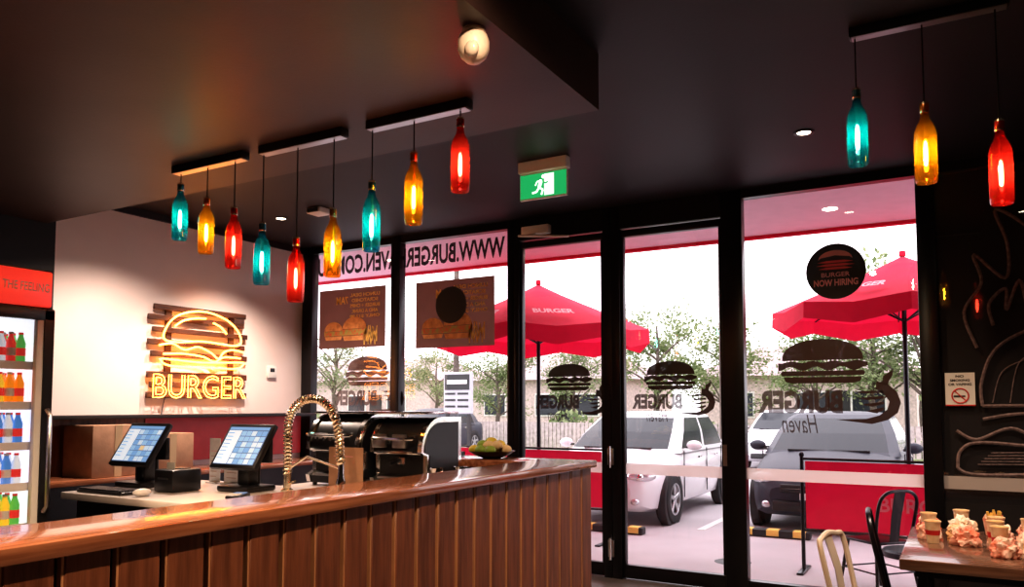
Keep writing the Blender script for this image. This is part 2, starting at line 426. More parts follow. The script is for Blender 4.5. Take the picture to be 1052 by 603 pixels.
# ------------------------------------------------------------------ fridge
b=MB('drinks_fridge')
fx=-4.2; fy0=1.60; fy1=2.36
M_int=mat('fridge_interior',(.8,.82,.84),.4,emit=(.85,.9,1),es=.7)
M_hd=mat('fridge_header',(.65,.02,.02),.3,emit=(.9,.05,.03),es=.55)
b.box((fx-.68,fy0,.10),(fx-.64,fy1,2.17),M_bplas); b.box((fx-.64,fy0,.10),(fx,fy0+.04,2.17),M_bplas)
b.box((fx-.64,fy1-.04,.10),(fx,fy1,2.17),M_bplas); b.box((fx-.64,fy0,1.95),(fx,fy1,2.17),M_bplas); b.box((fx-.64,fy0,.08),(fx,fy1,.32),M_bplas)
b.box((fx-.63,fy0+.04,.32),(fx-.61,fy1-.04,1.95),M_int)
b.box((fx-.61,fy1-.045,.32),(fx-.05,fy1-.04,1.95),M_int)
b.box((fx,fy0+.01,1.97),(fx+.03,fy1-.01,2.16),M_hd,bev=.01)
b.text('TASTE THE FEELING',.36,.045,M_paper,frame((fx+.032,fy1-.03-.18,2.07),(0,1,0),(0,0,1)),offset=.01)
for (a,c,z0,z1) in ((fy0,fy1,1.90,1.96),(fy0,fy1,.28,.34)): b.box((fx,a,z0),(fx+.04,c,z1),M_bplas,bev=.004)
b.box((fx,fy0,.3),(fx+.04,fy0+.05,1.95),M_bplas); b.box((fx,fy1-.05,.3),(fx+.04,fy1,1.95),M_bplas)
b.box((fx+.0,fy1-.085,.34),(fx+.035,fy1-.05,1.90),M_wplas,bev=.004)
b.tube([(fx+.05,fy1-.03,.9),(fx+.08,fy1-.03,.93),(fx+.08,fy1-.03,1.4),(fx+.05,fy1-.03,1.43)],.012,M_steel)
b.add([(fx+.02,fy0+.05,.34),(fx+.02,fy1-.08,.34),(fx+.02,fy1-.08,1.90),(fx+.02,fy0+.05,1.90)],[[0,1,2,3]],M_glass)
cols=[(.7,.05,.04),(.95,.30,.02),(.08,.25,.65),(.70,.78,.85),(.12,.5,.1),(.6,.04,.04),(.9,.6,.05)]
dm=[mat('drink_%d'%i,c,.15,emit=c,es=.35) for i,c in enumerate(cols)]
seq=[(4,0,3),(1,1,6),(2,3,2),(3,2,3),(4,6,4),(5,0,5),(0,1,0)]
for si,z in enumerate((1.67,1.46,1.25,1.04,.83,.58,.34)):
    b.box((fx-.60,fy0+.04,z-.012),(fx-.03,fy1-.05,z-.002),M_steel)
    b.box((fx-.035,fy0+.04,z-.03),(fx-.028,fy1-.05,z+.012),M_wplas)
    k=0; yy=fy1-.11
    while yy>fy0+.06:
        for row in range(4):
            mt=dm[seq[si][k%3]]
            h=.165; T=Matrix.Translation((fx-.07-row*.075,yy,0))
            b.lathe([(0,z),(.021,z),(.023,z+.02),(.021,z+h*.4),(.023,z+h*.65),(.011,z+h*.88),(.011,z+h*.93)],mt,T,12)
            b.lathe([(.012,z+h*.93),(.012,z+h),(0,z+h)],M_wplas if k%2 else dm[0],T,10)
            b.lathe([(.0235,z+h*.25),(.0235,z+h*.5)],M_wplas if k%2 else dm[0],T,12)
        yy-=.049; k+=1
for a in (fy0+.05,fy1-.05):
    for c in (fx-.6,fx-.06): b.lathe([(0,0),(.02,0),(.02,.09),(0,.09)],M_bplas,Matrix.Translation((c,a,0)),10)
b.done()

# ------------------------------------------------------------------ POS + bench items
M_scr=mat('screen_glow',(.1,.15,.25),.3,emit=(.16,.26,.46),es=.5)
tile=[mat('ui_%d'%i,c,.4,emit=c,es=.5) for i,c in enumerate([(.72,.80,.88),(.30,.50,.75),(.55,.68,.82),(.20,.38,.66),(.75,.55,.3),(.62,.74,.86),(.35,.6,.5)])]
def pos(x,y,ang=0,sd=1):
    b=MB('pos_terminal')
    b.box((-.13,-.02,0),(.13,.20,.035),M_bplas,bev=.012)
    b.box((-.05,.06,.03),(.05,.14,.24),M_bplas,bev=.015)
    T=Matrix.Translation((0,.06,.26))@Matrix.Rotation(math.radians(-32),4,'X')
    b.box((-.19,-.012,-.15),(.19,.022,.15),M_bplas,M=T,bev=.010)
    b.box((-.10,.02,-.08),(.10,.06,.08),M_bplas,M=T,bev=.02)
    SF=T@frame((0,-.0125,0),(1,0,0),(0,0,1))
    b.prism([(-.168,-.125),(.168,-.125),(.168,.125),(-.168,.125)],.001,M_scr,SF)
    random.seed(sd)
    b.prism([(-.165,.105),(.165,.105),(.165,.122),(-.165,.122)],.002,tile[3],SF)
    b.prism([(-.165,-.12),(-.055,-.12),(-.055,.10),(-.165,.10)],.002,tile[0],SF)
    for r in range(8): b.prism([(-.16,.08-r*.024),(-.16+.04+.02*random.random(),.08-r*.024),(-.16+.05,.085-r*.024),(-.16,.085-r*.024)],.003,tile[3],SF)
    for r in range(6):
        for c in range(5):
            cx=-.048+c*.043; cz=-.12+r*.037
            mt=random.choice([tile[1],tile[2],tile[5],tile[1],tile[3],tile[3],tile[4] if r==2 else tile[1]])
            b.prism([(cx,cz),(cx+.038,cz),(cx+.038,cz+.031),(cx,cz+.031)],.002,mt,SF)
    b.box((-.08,.17,.16),(.10,.20,.30),M_bplas,bev=.008); b.tube([(0,.18,.03),(0,.18,.18)],.012,M_bplas)
    return b.done(M=Matrix.Translation((x,y,.951))@Matrix.Rotation(ang,4,'Z'))
pos(-4.42,3.0,.0,3); pos(-3.66,3.14,.0,5)
b=MB('keyboard')
b.box((-.21,-.07,0),(.21,.07,.018),M_bplas,bev=.004)
for r in range(5):
    for c in range(15): b.box((-.2+c*.0267,-.06+r*.0245,.018),(-.2+c*.0267+.022,-.06+r*.0245+.02,.026),M_bplas)
b.done(M=Matrix.Translation((-4.25,2.76,.951)))
b=MB('computer_mouse'); b.sph((0,0,.022),(.032,.055,.022),M_wplas); b.box((-.002,0,.04),(.002,.03,.046),M_bplas)
b.done(M=Matrix.Translation((-3.93,2.74,.951)))
b=MB('receipt_printer')
b.box((-.085,-.1,0),(.085,.1,.13),M_bplas,bev=.012); b.box((-.045,-.104,.075),(.045,-.09,.085),M_steel); b.box((-.05,-.02,.128),(.05,.05,.136),M_bplas,bev=.003)
b.box((-.035,-.05,.13),(.035,-.048,.17),M_paper)
b.done(M=Matrix.Translation((-4.0,3.02,.951)))
for (x,y,w,h,mt) in ((-4.22,3.46,.10,.28,M_paper),(-4.02,3.44,.17,.29,M_paper),(-3.10,3.46,.26,.25,M_card)):
    b=MB('menu_holder'); b.box((x-w/2,y,.959),(x+w/2,y+.004,.959+h),mt); b.box((x-w/2-.005,y-.03,.951),(x+w/2+.005,y+.04,.959),M_wplas,bev=.002)
    for k in range(6): b.box((x-w*.35,y-.002,.99+k*.033),(x+w*(.15+.03*(k%3)),y,.993+k*.033),M_pink if k==5 else M_card)
    b.done()
b=MB('eftpos_terminal'); b.box((-.04,-.08,0),(.04,.08,.03),M_bplas,bev=.008); b.box((-.03,.0,.03),(.03,.06,.034),M_scr)
for r in range(4):
    for c in range(3): b.box((-.028+c*.02,-.07+r*.016,.03),(-.014+c*.02,-.06+r*.016,.035),M_wplas)
b.done(M=Matrix.Translation((-3.35,2.9,.951))@Matrix.Rotation(.5,4,'Z'))

b=MB('pre_rinse_tap')
bx,by=-3.40,3.30
b.lathe([(.035,.951),(.035,.966),(.022,.975),(.022,1.08),(.018,1.10)],M_brass,Matrix.Translation((bx,by,0)),20)
path=catmull([(bx,by,1.05),(bx,by,1.2),(bx,by,1.34),(bx+.04,by,1.43),(bx+.13,by,1.485),(bx+.24,by,1.485),(bx+.33,by,1.43),(bx+.385,by,1.32),(bx+.405,by,1.18),(bx+.41,by,1.12)],12)
b.tube(path,.009,M_bplas,8)
L=[0]
for i in range(1,len(path)): L.append(L[-1]+(path[i]-path[i-1]).length)
tot=L[-1]; turns=int(tot/.021); hp=[]
j=0
for k in range(turns*9+1):
    s=tot*k/(turns*9)
    while j<len(L)-2 and L[j+1]<s: j+=1
    f=(s-L[j])/max(1e-6,L[j+1]-L[j]); p=path[j].lerp(path[j+1],f); t=(path[j+1]-path[j]).normalized()
    n1=V((0,1,0)); n2=t.cross(n1); a=2*math.pi*k/9
    hp.append(p+(n1*math.cos(a)+n2*math.sin(a))*.020)
b.tube(hp,.0078,M_brass,6)
b.lathe([(.0,1.00),(.026,1.0),(.028,1.03),(.018,1.06),(.016,1.13),(0,1.13)],M_chrome,Matrix.Translation((bx+.41,by,0)),16)
b.tube([(bx,by,1.08),(bx+.15,by,1.16),(bx+.41,by,1.10)],.007,M_brass,8)
b.tube([(bx+.02,by,1.0),(bx+.09,by-.03,1.02)],.008,M_brass,8)
b.done()

b=MB('coffee_machine')
def module(x0,x1,y0,z0,z1,d):
    h=z1-z0
    prof=[(y0,z0),(y0,z0+.10*h),(y0+.06,z0+.16*h),(y0+.06,z0+.42*h),(y0-.0,z0+.47*h)]
    for k in range(9):
        a=math.pi/2*k/8; prof.append((y0+.30*d*(1-math.cos(a))*1.6, z0+.47*h+.50*h*math.sin(a)))
    prof+= [(y0+d,z1-.03*h),(y0+d,z0)]
    b.prism(prof,x1-x0-.06,M_bplas,frame((x0+.03,0,0),(0,1,0),(0,0,1)))
    big=[(p[0]+(-.012 if i!=0 else 0),p[1]+.004) for i,p in enumerate(prof)]
    for xx in (x0,x1-.03): b.prism(big,.03,M_chrome,frame((xx,0,0),(0,1,0),(0,0,1)))
    # dark inset on the outer cheek leaves a polished rim
    cy=sum(p[0] for p in prof)/len(prof); cz=sum(p[1] for p in prof)/len(prof)
    ins=[(cy+(p[0]-cy)*.84,cz+(p[1]-cz)*.84) for p in prof]
    b.prism(ins,.006,M_bplas,frame((x1-.001,0,0),(0,1,0),(0,0,1)))
    b.box((x0+.03,y0-.01,z0+.455*h),(x1-.03,y0+.02,z0+.50*h),M_chrome,bev=.004)
    b.tube(catmull([(x0+.06,y0+.0,z0+.7*h),(x0+.06,y0-.05,z0+.68*h),(x1-.06,y0-.05,z0+.68*h),(x1-.06,y0+.0,z0+.7*h)],5),.010,M_chrome,8)
    cx=(x0+x1)/2
    b.lathe([(.03,0),(.03,.04),(.018,.05)],M_chrome,frame((cx,y0+.06,z0+.40*h),(1,0,0),(0,1,0))@Matrix.Rotation(math.pi,4,'X'),16)
    b.tube([(cx,y0+.03,z0+.36*h),(cx+.02,y0-.09,z0+.33*h)],.011,M_bplas,8)
    b.box((x0+.05,y0+.0,z0+.10*h),(x1-.05,y0+.06,z0+.13*h),M_steel)
    for k in range(3): b.lathe([(.012,0),(.012,.015),(0,.015)],M_chrome,frame((x0+.08+.05*k,y0+.02,z0+.62*h),(1,0,0),(0,0,1)),12)
    for q in (x0+.04,x1-.04): b.lathe([(.015,0),(.015,.02)],M_bplas,Matrix.Translation((q,y0+.03,z0-.018)),10)
module(-3.60,-3.17,3.66,.97,1.41,.42)
module(-3.13,-2.74,3.72,.97,1.39,.42)
b.box((-3.62,3.74,1.40),(-2.74,4.1,1.415),M_chrome,bev=.005)
for x0 in (-3.55,-3.40,-3.08,-2.93): b.box((x0,3.67,1.20),(x0+.10,3.69,1.28),M_steel,bev=.004)
b.done()
for (x,y) in ((-2.64,3.72),(-2.58,3.88)):
    b=MB('milk_jug'); b.lathe([(0,.951),(.045,.951),(.048,1.0),(.036,1.06),(.042,1.09),(.040,1.09),(.034,1.06),(.044,1.0)],M_chrome,Matrix.Translation((x,y,0)),20)
    b.tube(catmull([(x+.036,y,1.07),(x+.08,y,1.06),(x+.08,y,1.0),(x+.045,y,.99)],5),.005,M_chrome,6); b.done()
b=MB('salad_bowl')
bxx,byy=-2.72,4.47
b.lathe([(0,0),(.06,0),(.12,.025),(.16,.05),(.155,.05),(.11,.03),(0,.01)],M_bplas,Matrix.Translation((bxx,byy,CT+.001)),24)
lm=[mat('lemon',(.80,.62,.08),.45,bump=.1),mat('lime',(.30,.46,.08),.45,bump=.1),mat('bread_roll',(.85,.66,.40),.7,var=.1)]
random.seed(3)
for k in range(13):
    a=k*2.4; r=.034*math.sqrt(k); b.sph((bxx+r*math.cos(a),byy+r*math.sin(a),CT+.06+.03*(k<6)+.02*(k<2)),(.040,.033,.030),lm[k%3])
b.done()
b=MB('serving_tray'); x0,x1,yA,yB=-3.35,-3.02,4.34,4.60
b.box((x0,yA,CT+.001),(x1,yB,CT+.012),M_bplas,bev=.004)
for lo,hi in (((x0,yA),(x0+.01,yB)),((x1-.01,yA),(x1,yB)),((x0,yA),(x1,yA+.01)),((x0,yB-.01),(x1,yB))): b.box((*lo,CT+.01),(*hi,CT+.03),M_bplas)
b.done()

# ------------------------------------------------------------------ pendants
def pendant(x0,x1,yc,zc,bots):
    b=MB('pendant_light')
    b.box((x0,yc-.03,zc-.045),(x1,yc+.03,zc),M_bplas,bev=.004)
    b.box((x0+.01,yc-.026,zc-.048),(x1-.01,yc+.026,zc-.044),M_steel)
    for (x,zt,zb,mt) in bots:
        H=zt-zb; T=Matrix.Translation((x,yc,zb))
        b.tube([(x,yc,zt-.01),(x,yc,zc-.045)],.0035,M_bplas,6)
        b.lathe([(0,H),(.012,H),(.019,H-.005),(.019,H-.05),(.015,H-.055)],M_brass,T,14)
        pr=[(.0,.012),(.030,.010),(.040,.0),(.044,.012),(.045,.05),(.045,.56*H),(.043,.62*H),(.034,.70*H),(.022,.76*H),(.0175,.82*H),(.0165,.96*H),(.019,.965*H),(.019,H-.045)]
        b.lathe(pr,mt,T,24)
        b.lathe([(0,.20*H),(.007,.22*H),(.009,.28*H),(.009,.42*H),(.006,.50*H),(0,.52*H)],M_bulb,T,12)
        b.tube([(x,yc,zb+.52*H),(x,yc,zb+.80*H)],.008,M_brass,8)
    return b.done()
pendant(-4.07,-3.46,3.0,2.89,[(-4.017,2.787,2.442,M_teal),(-3.779,2.671,2.336,M_amber),(-3.545,2.584,2.229,M_redg)])
pendant(-3.33,-2.72,3.0,2.89,[(-3.315,2.466,2.118,M_teal),(-3.055,2.356,2.004,M_redg),(-2.795,2.481,2.118,M_amber)])
pendant(-2.56,-1.95,3.0,2.89,[(-2.537,2.587,2.225,M_teal),(-2.275,2.694,2.332,M_amber),(-2.003,2.813,2.454,M_redg)])
pendant(-.385,.235,3.78,CZ,[(-.362,2.895,2.536,M_teal),(-.092,2.778,2.416,M_amber),(.182,2.649,2.287,M_redg)])

# ------------------------------------------------------------------ downlights
def downlight(x,y,z,e,ang=115,col=(1,.68,.42)):
    b=MB('downlight')
    b.lathe([(.062,0),(.062,-.006),(.045,-.008),(.040,-.002)],M_bplas if z>3 else M_wplas,Matrix.Translation((x,y,z)),24)
    b.lathe([(.040,-.003),(0,-.003)],M_down,Matrix.Translation((x,y,z)),24)
    o=b.done()
    l=bpy.data.lights.new('lamp','SPOT'); l.energy=e; l.color=col; l.spot_size=math.radians(ang); l.spot_blend=.7; l.shadow_soft_size=.04
    lo=bpy.data.objects.new('lamp',l); COL.objects.link(lo); lo.location=(x,y,z-.03); lo.parent=o
wc=(1,.77,.63)
downlight(-.795,5.08,CZ,90); downlight(-5.35,5.06,CZ,210,115,wc); downlight(-5.2,3.85,CZ,190,130,wc); downlight(.55,4.35,CZ,150,115,(1,.8,.6))  # last pair added out of view, to brighten the white wall and the table
downlight(-2.5,1.52,2.89,190); downlight(-4.4,1.2,2.89,190); downlight(-.9,1.7,CZ,190,172); downlight(1.6,1.6,CZ,50); downlight(-2.6,-.8,2.89,80)  # all after the first are added out of frame, as ambient fill
b=MB('ceiling_sensor'); b.box((-4.88,4.90,CZ-.05),(-4.72,5.05,CZ),M_wplas,bev=.01); b.box((-4.86,4.89,CZ-.045),(-4.74,4.902,CZ-.01),M_bplas); b.done()
b=MB('security_camera')
T=Matrix.Translation((-1.57,2.44,2.89))@Matrix.Scale(.95,4)
M_camw=mat('camera_cream',(.95,.82,.70),.4,var=.02)
b.lathe([(.045,0),(.05,-.012),(.03,-.03)],M_camw,T,20)
b.lathe([(.0,-.02),(.055,-.025),(.064,-.05),(.064,-.085),(.052,-.115),(.03,-.135),(0,-.14)],M_camw,T,24)
b.sph((.02,-.045,-.10),(.032,.024,.034),mat('sensor_lens',(.75,.66,.58),.2,var=.03),M=T)
b.done()

b=MB('exit_sign')
M_green=mat('exit_green',(.0,.35,.12),.4,emit=(.02,.40,.12),es=.75); M_ew=mat('exit_white',(.9,.95,.9),.4,emit=(.85,1,.9),es=.9)
ex,ey=-2.47,4.75
b.box((ex-.19,ey-.035,CZ-.085),(ex+.19,ey+.035,CZ),M_wplas,bev=.008)
b.box((ex-.185,ey-.010,CZ-.275),(ex+.185,ey+.010,CZ-.085),M_wplas,bev=.003)
E=frame((ex,ey-.011,CZ-.18),(1,0,0),(0,0,1))
b.prism([(-.18,-.085),(.18,-.085),(.18,.085),(-.18,.085)],.001,M_green,E)
b.prism([(.01,-.075),(.085,-.075),(.085,.075),(.01,.075)],.002,M_ew,E)
def limb(p,w,m=M_ew,z=.004):
    for (a,c) in zip(p[:-1],p[1:]):
        d=V((c[0]-a[0],c[1]-a[1])).normalized(); n=V((-d.y,d.x))*w/2
        b.prism([(a[0]+n.x,a[1]+n.y),(a[0]-n.x,a[1]-n.y),(c[0]-n.x,c[1]-n.y),(c[0]+n.x,c[1]+n.y)],z,m,E)
limb([(-.012,.035),(-.03,-.015)],.026); limb([(-.03,-.015),(-.0,-.035),(-.012,-.07)],.014); limb([(-.03,-.015),(-.05,-.045),(-.085,-.05)],.014)
limb([(-.01,.032),(-.045,.028),(-.06,.0)],.010); limb([(-.008,.03),(.02,.008),(.04,.018)],.010,M_green)
b.prism([(.003+.014*math.cos(a*math.pi/8),.058+.014*math.sin(a*math.pi/8)) for a in range(16)],.004,M_ew,E)
b.done(False)

# ------------------------------------------------------------------ furniture
def chair(name,loc,ang,mt,h=.85,seatm=None):
    b=MB(name); s=.45
    b.box((-.18,-.18,s-.025),(.18,.18,s),seatm or mt,bev=.01)
    for sx,sy in ((-1,-1),(1,-1),(1,1),(-1,1)):
        b.tube([(sx*.16,sy*.16,s-.01),(sx*.215,sy*.215,.0)],[.017,.011],mt,8)
    k=.195; z=.2
    for a,c in (((-k,-k),(k,-k)),((k,-k),(k,k)),((k,k),(-k,k)),((-k,k),(-k,-k))):
        b.tube([(a[0],a[1],z),(c[0],c[1],z)],.007,mt,6)
    b.tube(catmull([(-.16,-.17,s-.02),(-.20,-.19,.62),(-.235,-.185,.78),(-.25,-.12,h),(-.255,0,h+.015),(-.25,.12,h),(-.235,.185,.78),(-.20,.19,.62),(-.16,.17,s-.02)],8),.014,mt,8)
    sp=[(-.175,.045,s),(-.205,.05,.65),(-.255,.055,h+.01)]
    for dx in (0,-.004):
        vs=[]
        for p in sp: vs+=[(p[0]+dx,-p[1],p[2]),(p[0]+dx,p[1],p[2])]
        b.add(vs,[[0,1,3,2],[2,3,5,4]],mt)
    return b.done(M=Matrix.Translation(loc)@Matrix.Rotation(ang,4,'Z'))
M_bm=mat('black_metal',(.012,.010,.016),.3,metal=.5,var=.1); M_cm=mat('cream_metal',(.72,.60,.50),.35,var=.05)
chair('dining_chair',(-.19,4.66,0),.08,M_bm,.87); chair('dining_chair',(-.34,4.17,0),-.15,M_cm,.80,M_slat)
chair('patio_chair',(-.62,7.2,-.1),2.4,M_bm)
b=MB('dining_table')
M_tt=mat('table_timber',(.24,.12,.08),.2,col2=(.10,.05,.035),vs=5,stretch=(.6,8,8),coat=.4)
b.box((-.26,4.02,.70),(1.15,5.12,.75),M_tt,bev=.006)
b.box((-.20,4.11,.66),(1.09,4.14,.70),M_bm);b.box((-.20,5.03,.66),(1.09,5.06,.70),M_bm)
for x in (-.19,1.05):
    for y in (4.12,5.02): b.box((x,y,0),(x+.04,y+.04,.70),M_bm)
b.done()
M_cup=mat('paper_cup',(.90,.72,.52),.6,col2=(.80,.56,.34),vs=40); M_wrap=mat('burger_wrap',(.94,.80,.68),.7,col2=(.85,.16,.07),vs=7,bump=.3)
M_wrap2=mat('white_wrap',(.92,.86,.80),.7,col2=(.88,.55,.28),vs=8,bump=.3); M_fry=mat('fries',(.9,.58,.14),.6,var=.15,vs=30)
def cup(x,y,h=.11,r=.040,z=.751):
    b=MB('paper_cup'); T=Matrix.Translation((x,y,z))
    b.lathe([(0,.002),(r*.72,0),(r*.98,h),(r*1.04,h+.002),(r*1.04,h-.004),(r*.94,h-.004),(r*.70,.006),(0,.006)],M_cup,T,20)
    b.lathe([(r*.83,h*.38),(r*.905,h*.60)],M_redprint,T,20); b.lathe([(r*.94,h-.012),(0,h-.012)],M_fry,T,16)
    b.done()
def wrapped(x,y,s,mt,sd,z=.751,tall=.85):
    b=MB('wrapped_burger'); bm=bmesh.new(); bmesh.ops.create_icosphere(bm,subdivisions=4,radius=1)
    for v in bm.verts:
        n=v.co.normalized(); d=1+.42*mnoise.noise(n*2.3+V((sd,0,0)))+.38*abs(mnoise.noise(n*5+V((0,sd,0))))
        v.co=V((n.x*s*d,n.y*s*.9*d,max(-.55*s,n.z*s*tall*d)))
    b.addbm(bm,mt,Matrix.Translation((x,y,z+.55*s))); b.done(ang=15)
def fries(x,y,a=0):
    b=MB('fries_box'); T=Matrix.Translation((x,y,.751))@Matrix.Rotation(a,4,'Z')
    b.add([(-.03,-.02,0),(.03,-.02,0),(.03,.02,0),(-.03,.02,0),(-.042,-.03,.09),(.042,-.03,.09),(.042,.03,.11),(-.042,.03,.11)],[[3,2,1,0],[0,1,5,4],[1,2,6,5],[2,3,7,6],[3,0,4,7]],M_wrap,T)
    for k in range(16):
        px=random.uniform(-.025,.025); py=random.uniform(-.015,.015); q=random.uniform(-.02,.02)
        b.box((-.005,-.005,.03),(.005,.005,random.uniform(.11,.14)),M_fry,M=T@Matrix.Translation((px,py,0))@Matrix.Rotation(px*5,4,'Y')@Matrix.Rotation(q*8,4,'X'))
    b.done()
random.seed(11)
gx=[-.15,.0,.15,.30,.45,.60]; gy=[4.14,4.28,4.42,4.56,4.70,4.84,4.98]
lay=["......","..w.W.","..CWCw","CwCwWC","wWwCwW","CWCwCw","wCFwCw"]
for j,row in enumerate(lay):
    for i,ch in enumerate(row):
        x=gx[i]+random.uniform(-.015,.015); y=gy[j]+random.uniform(-.01,.01)
        if ch=='C': cup(x,y,random.uniform(.11,.135),random.uniform(.038,.043))
        elif ch=='w': wrapped(x,y,random.uniform(.048,.056),M_wrap,i*3.1+j,tall=random.uniform(.7,1.3))
        elif ch=='W': wrapped(x,y,random.uniform(.052,.06),M_wrap2,i*2.1+j*3,tall=random.uniform(.8,1.5))
        elif ch=='F': fries(x,y,random.uniform(-.3,.3))

# ------------------------------------------------------------------ outdoors
GZ=-.10
simplebox('pavement',(-70,WY+.06,GZ-.2),(50,18.5,GZ),M_concrete)
simplebox('road',(-70,18.5,GZ-.2),(50,25,GZ-.02),M_asph)
simplebox('grass_verge',(-120,25,GZ-.2),(90,90,GZ),M_grass)
b=MB('awning')
b.box((-8,WY+.12,3.12),(4,7.75,3.22),M_awn); b.box((-8,7.75,3.09),(4,7.82,3.30),M_red)
for x in (-5.6,-3.2,-.9,1.3): b.lathe([(0,-.004),(.05,-.004),(.06,0)],M_down,Matrix.Translation((x,7.0,3.12)),20)
b.done()
b=MB('facade_wall'); b.box((-8,WY-.05,0),(WX-.16,WY+.1,3.4),M_black); b.box((-8,WY+.105,3.18),(4,WY+.115,3.4),M_black); b.done()

def umbrella(x,y,R,zr,za,rot):
    b=MB('patio_umbrella'); n=8; vs=[]; fs=[]; rings=5
    vs.append((0,0,za))
    for j in range(1,rings+1):
        f=j/rings
        for k in range(n*2):
            a=2*math.pi*k/(n*2); rr=R*f*(1 if k%2==0 else .945)
            z=za+(zr-za)*(f**.92)-(.05*f*f if k%2 else 0)
            vs.append((rr*math.cos(a),rr*math.sin(a),z))
    N=n*2
    for k in range(N): fs.append([0,1+k,1+(k+1)%N])
    for j in range(rings-1):
        for k in range(N): fs.append([1+j*N+k,1+(j+1)*N+k,1+(j+1)*N+(k+1)%N,1+j*N+(k+1)%N])
    o=1+(rings-1)*N; L=len(vs)
    for k in range(N):
        p=vs[o+k]; vs.append((p[0]*1.005,p[1]*1.005,p[2]-(.16 if k%2==0 else .20)))
    for k in range(N): fs.append([o+k,L+k,L+(k+1)%N,o+(k+1)%N])
    b.add(vs,fs,M_red)
    b.lathe([(0,za+.06),(.03,za+.05),(.035,za),(.0,za-.02)],M_red,None,12)
    b.tube([(0,0,GZ+.03),(0,0,za)],.024,M_bm,12)
    for k in range(n):
        a=2*math.pi*k/n
        b.tube([(0,0,za-.06),(R*.98*math.cos(a),R*.98*math.sin(a),zr-.02)],.009,M_bm,6)
        b.tube([(0,0,zr-.15),(R*.5*math.cos(a),R*.5*math.sin(a),(za+zr)/2-.05)],.008,M_bm,6)
    b.lathe([(0,GZ+.07),(.26,GZ+.07),(.28,GZ+.05),(.28,GZ)],M_bm,None,24)
    b.lathe([(.04,GZ+.35),(.04,GZ+.07)],M_bm,None,16)
    for k in range(n):
        a=2*math.pi*(k+.5)/n
        rdir=V((math.cos(a),math.sin(a),0)); U=V((-math.sin(a),math.cos(a),0))
        slope=(zr-.05-za)/(R*.945); up=(-rdir+V((0,0,-slope))).normalized()
        O=rdir*(R*.78)+V((0,0,za+(zr-za)*(.83**.92)+.03))
        b.text('BURGER',R*.34,R*.10,M_pink,frame(O,U,up),ext=.02,offset=.04)
    return b.done(M=Matrix.Translation((x,y,0))@Matrix.Rotation(rot,4,'Z'),ang=30)
umbrella(-4.5,8.5,1.36,2.36,2.96,.25); umbrella(-.47,9.1,1.32,2.48,3.03,.1)

def barrier(x0,x1,y,z0=.28,z1=.95):
    b=MB('cafe_barrier')
    for x in (x0,x1):
        b.tube([(x,y,GZ),(x,y,z1+.03)],.018,M_bm,10); b.box((x-.03,y-.22,GZ),(x+.03,y+.22,GZ+.02),M_bm,bev=.004)
        b.sph((x,y,z1+.04),.025,M_bm)
    b.tube([(x0,y,z1),(x1,y,z1)],.012,M_bm,8); b.tube([(x0,y,z0),(x1,y,z0)],.012,M_bm,8)
    n=24; vs=[]
    for i in range(n+1):
        x=x0+.03+(x1-x0-.06)*i/n; w=.012*math.sin(i*1.1)
        vs+=[(x,y+w,z0+.02),(x,y-w*.5,z1-.02)]
    b.add(vs,[[2*i,2*i+2,2*i+3,2*i+1] for i in range(n)],M_red)
    b.text('BURGER HAVEN',(x1-x0)*.60,.13,M_dpink,frame((x0+(x1-x0)*.62,y-.02,z0+.28),(1,0,0),(0,0,1)),offset=.02)
    b.done()
barrier(-1.31,.75,7.8); barrier(-5.6,-3.5,8.2)

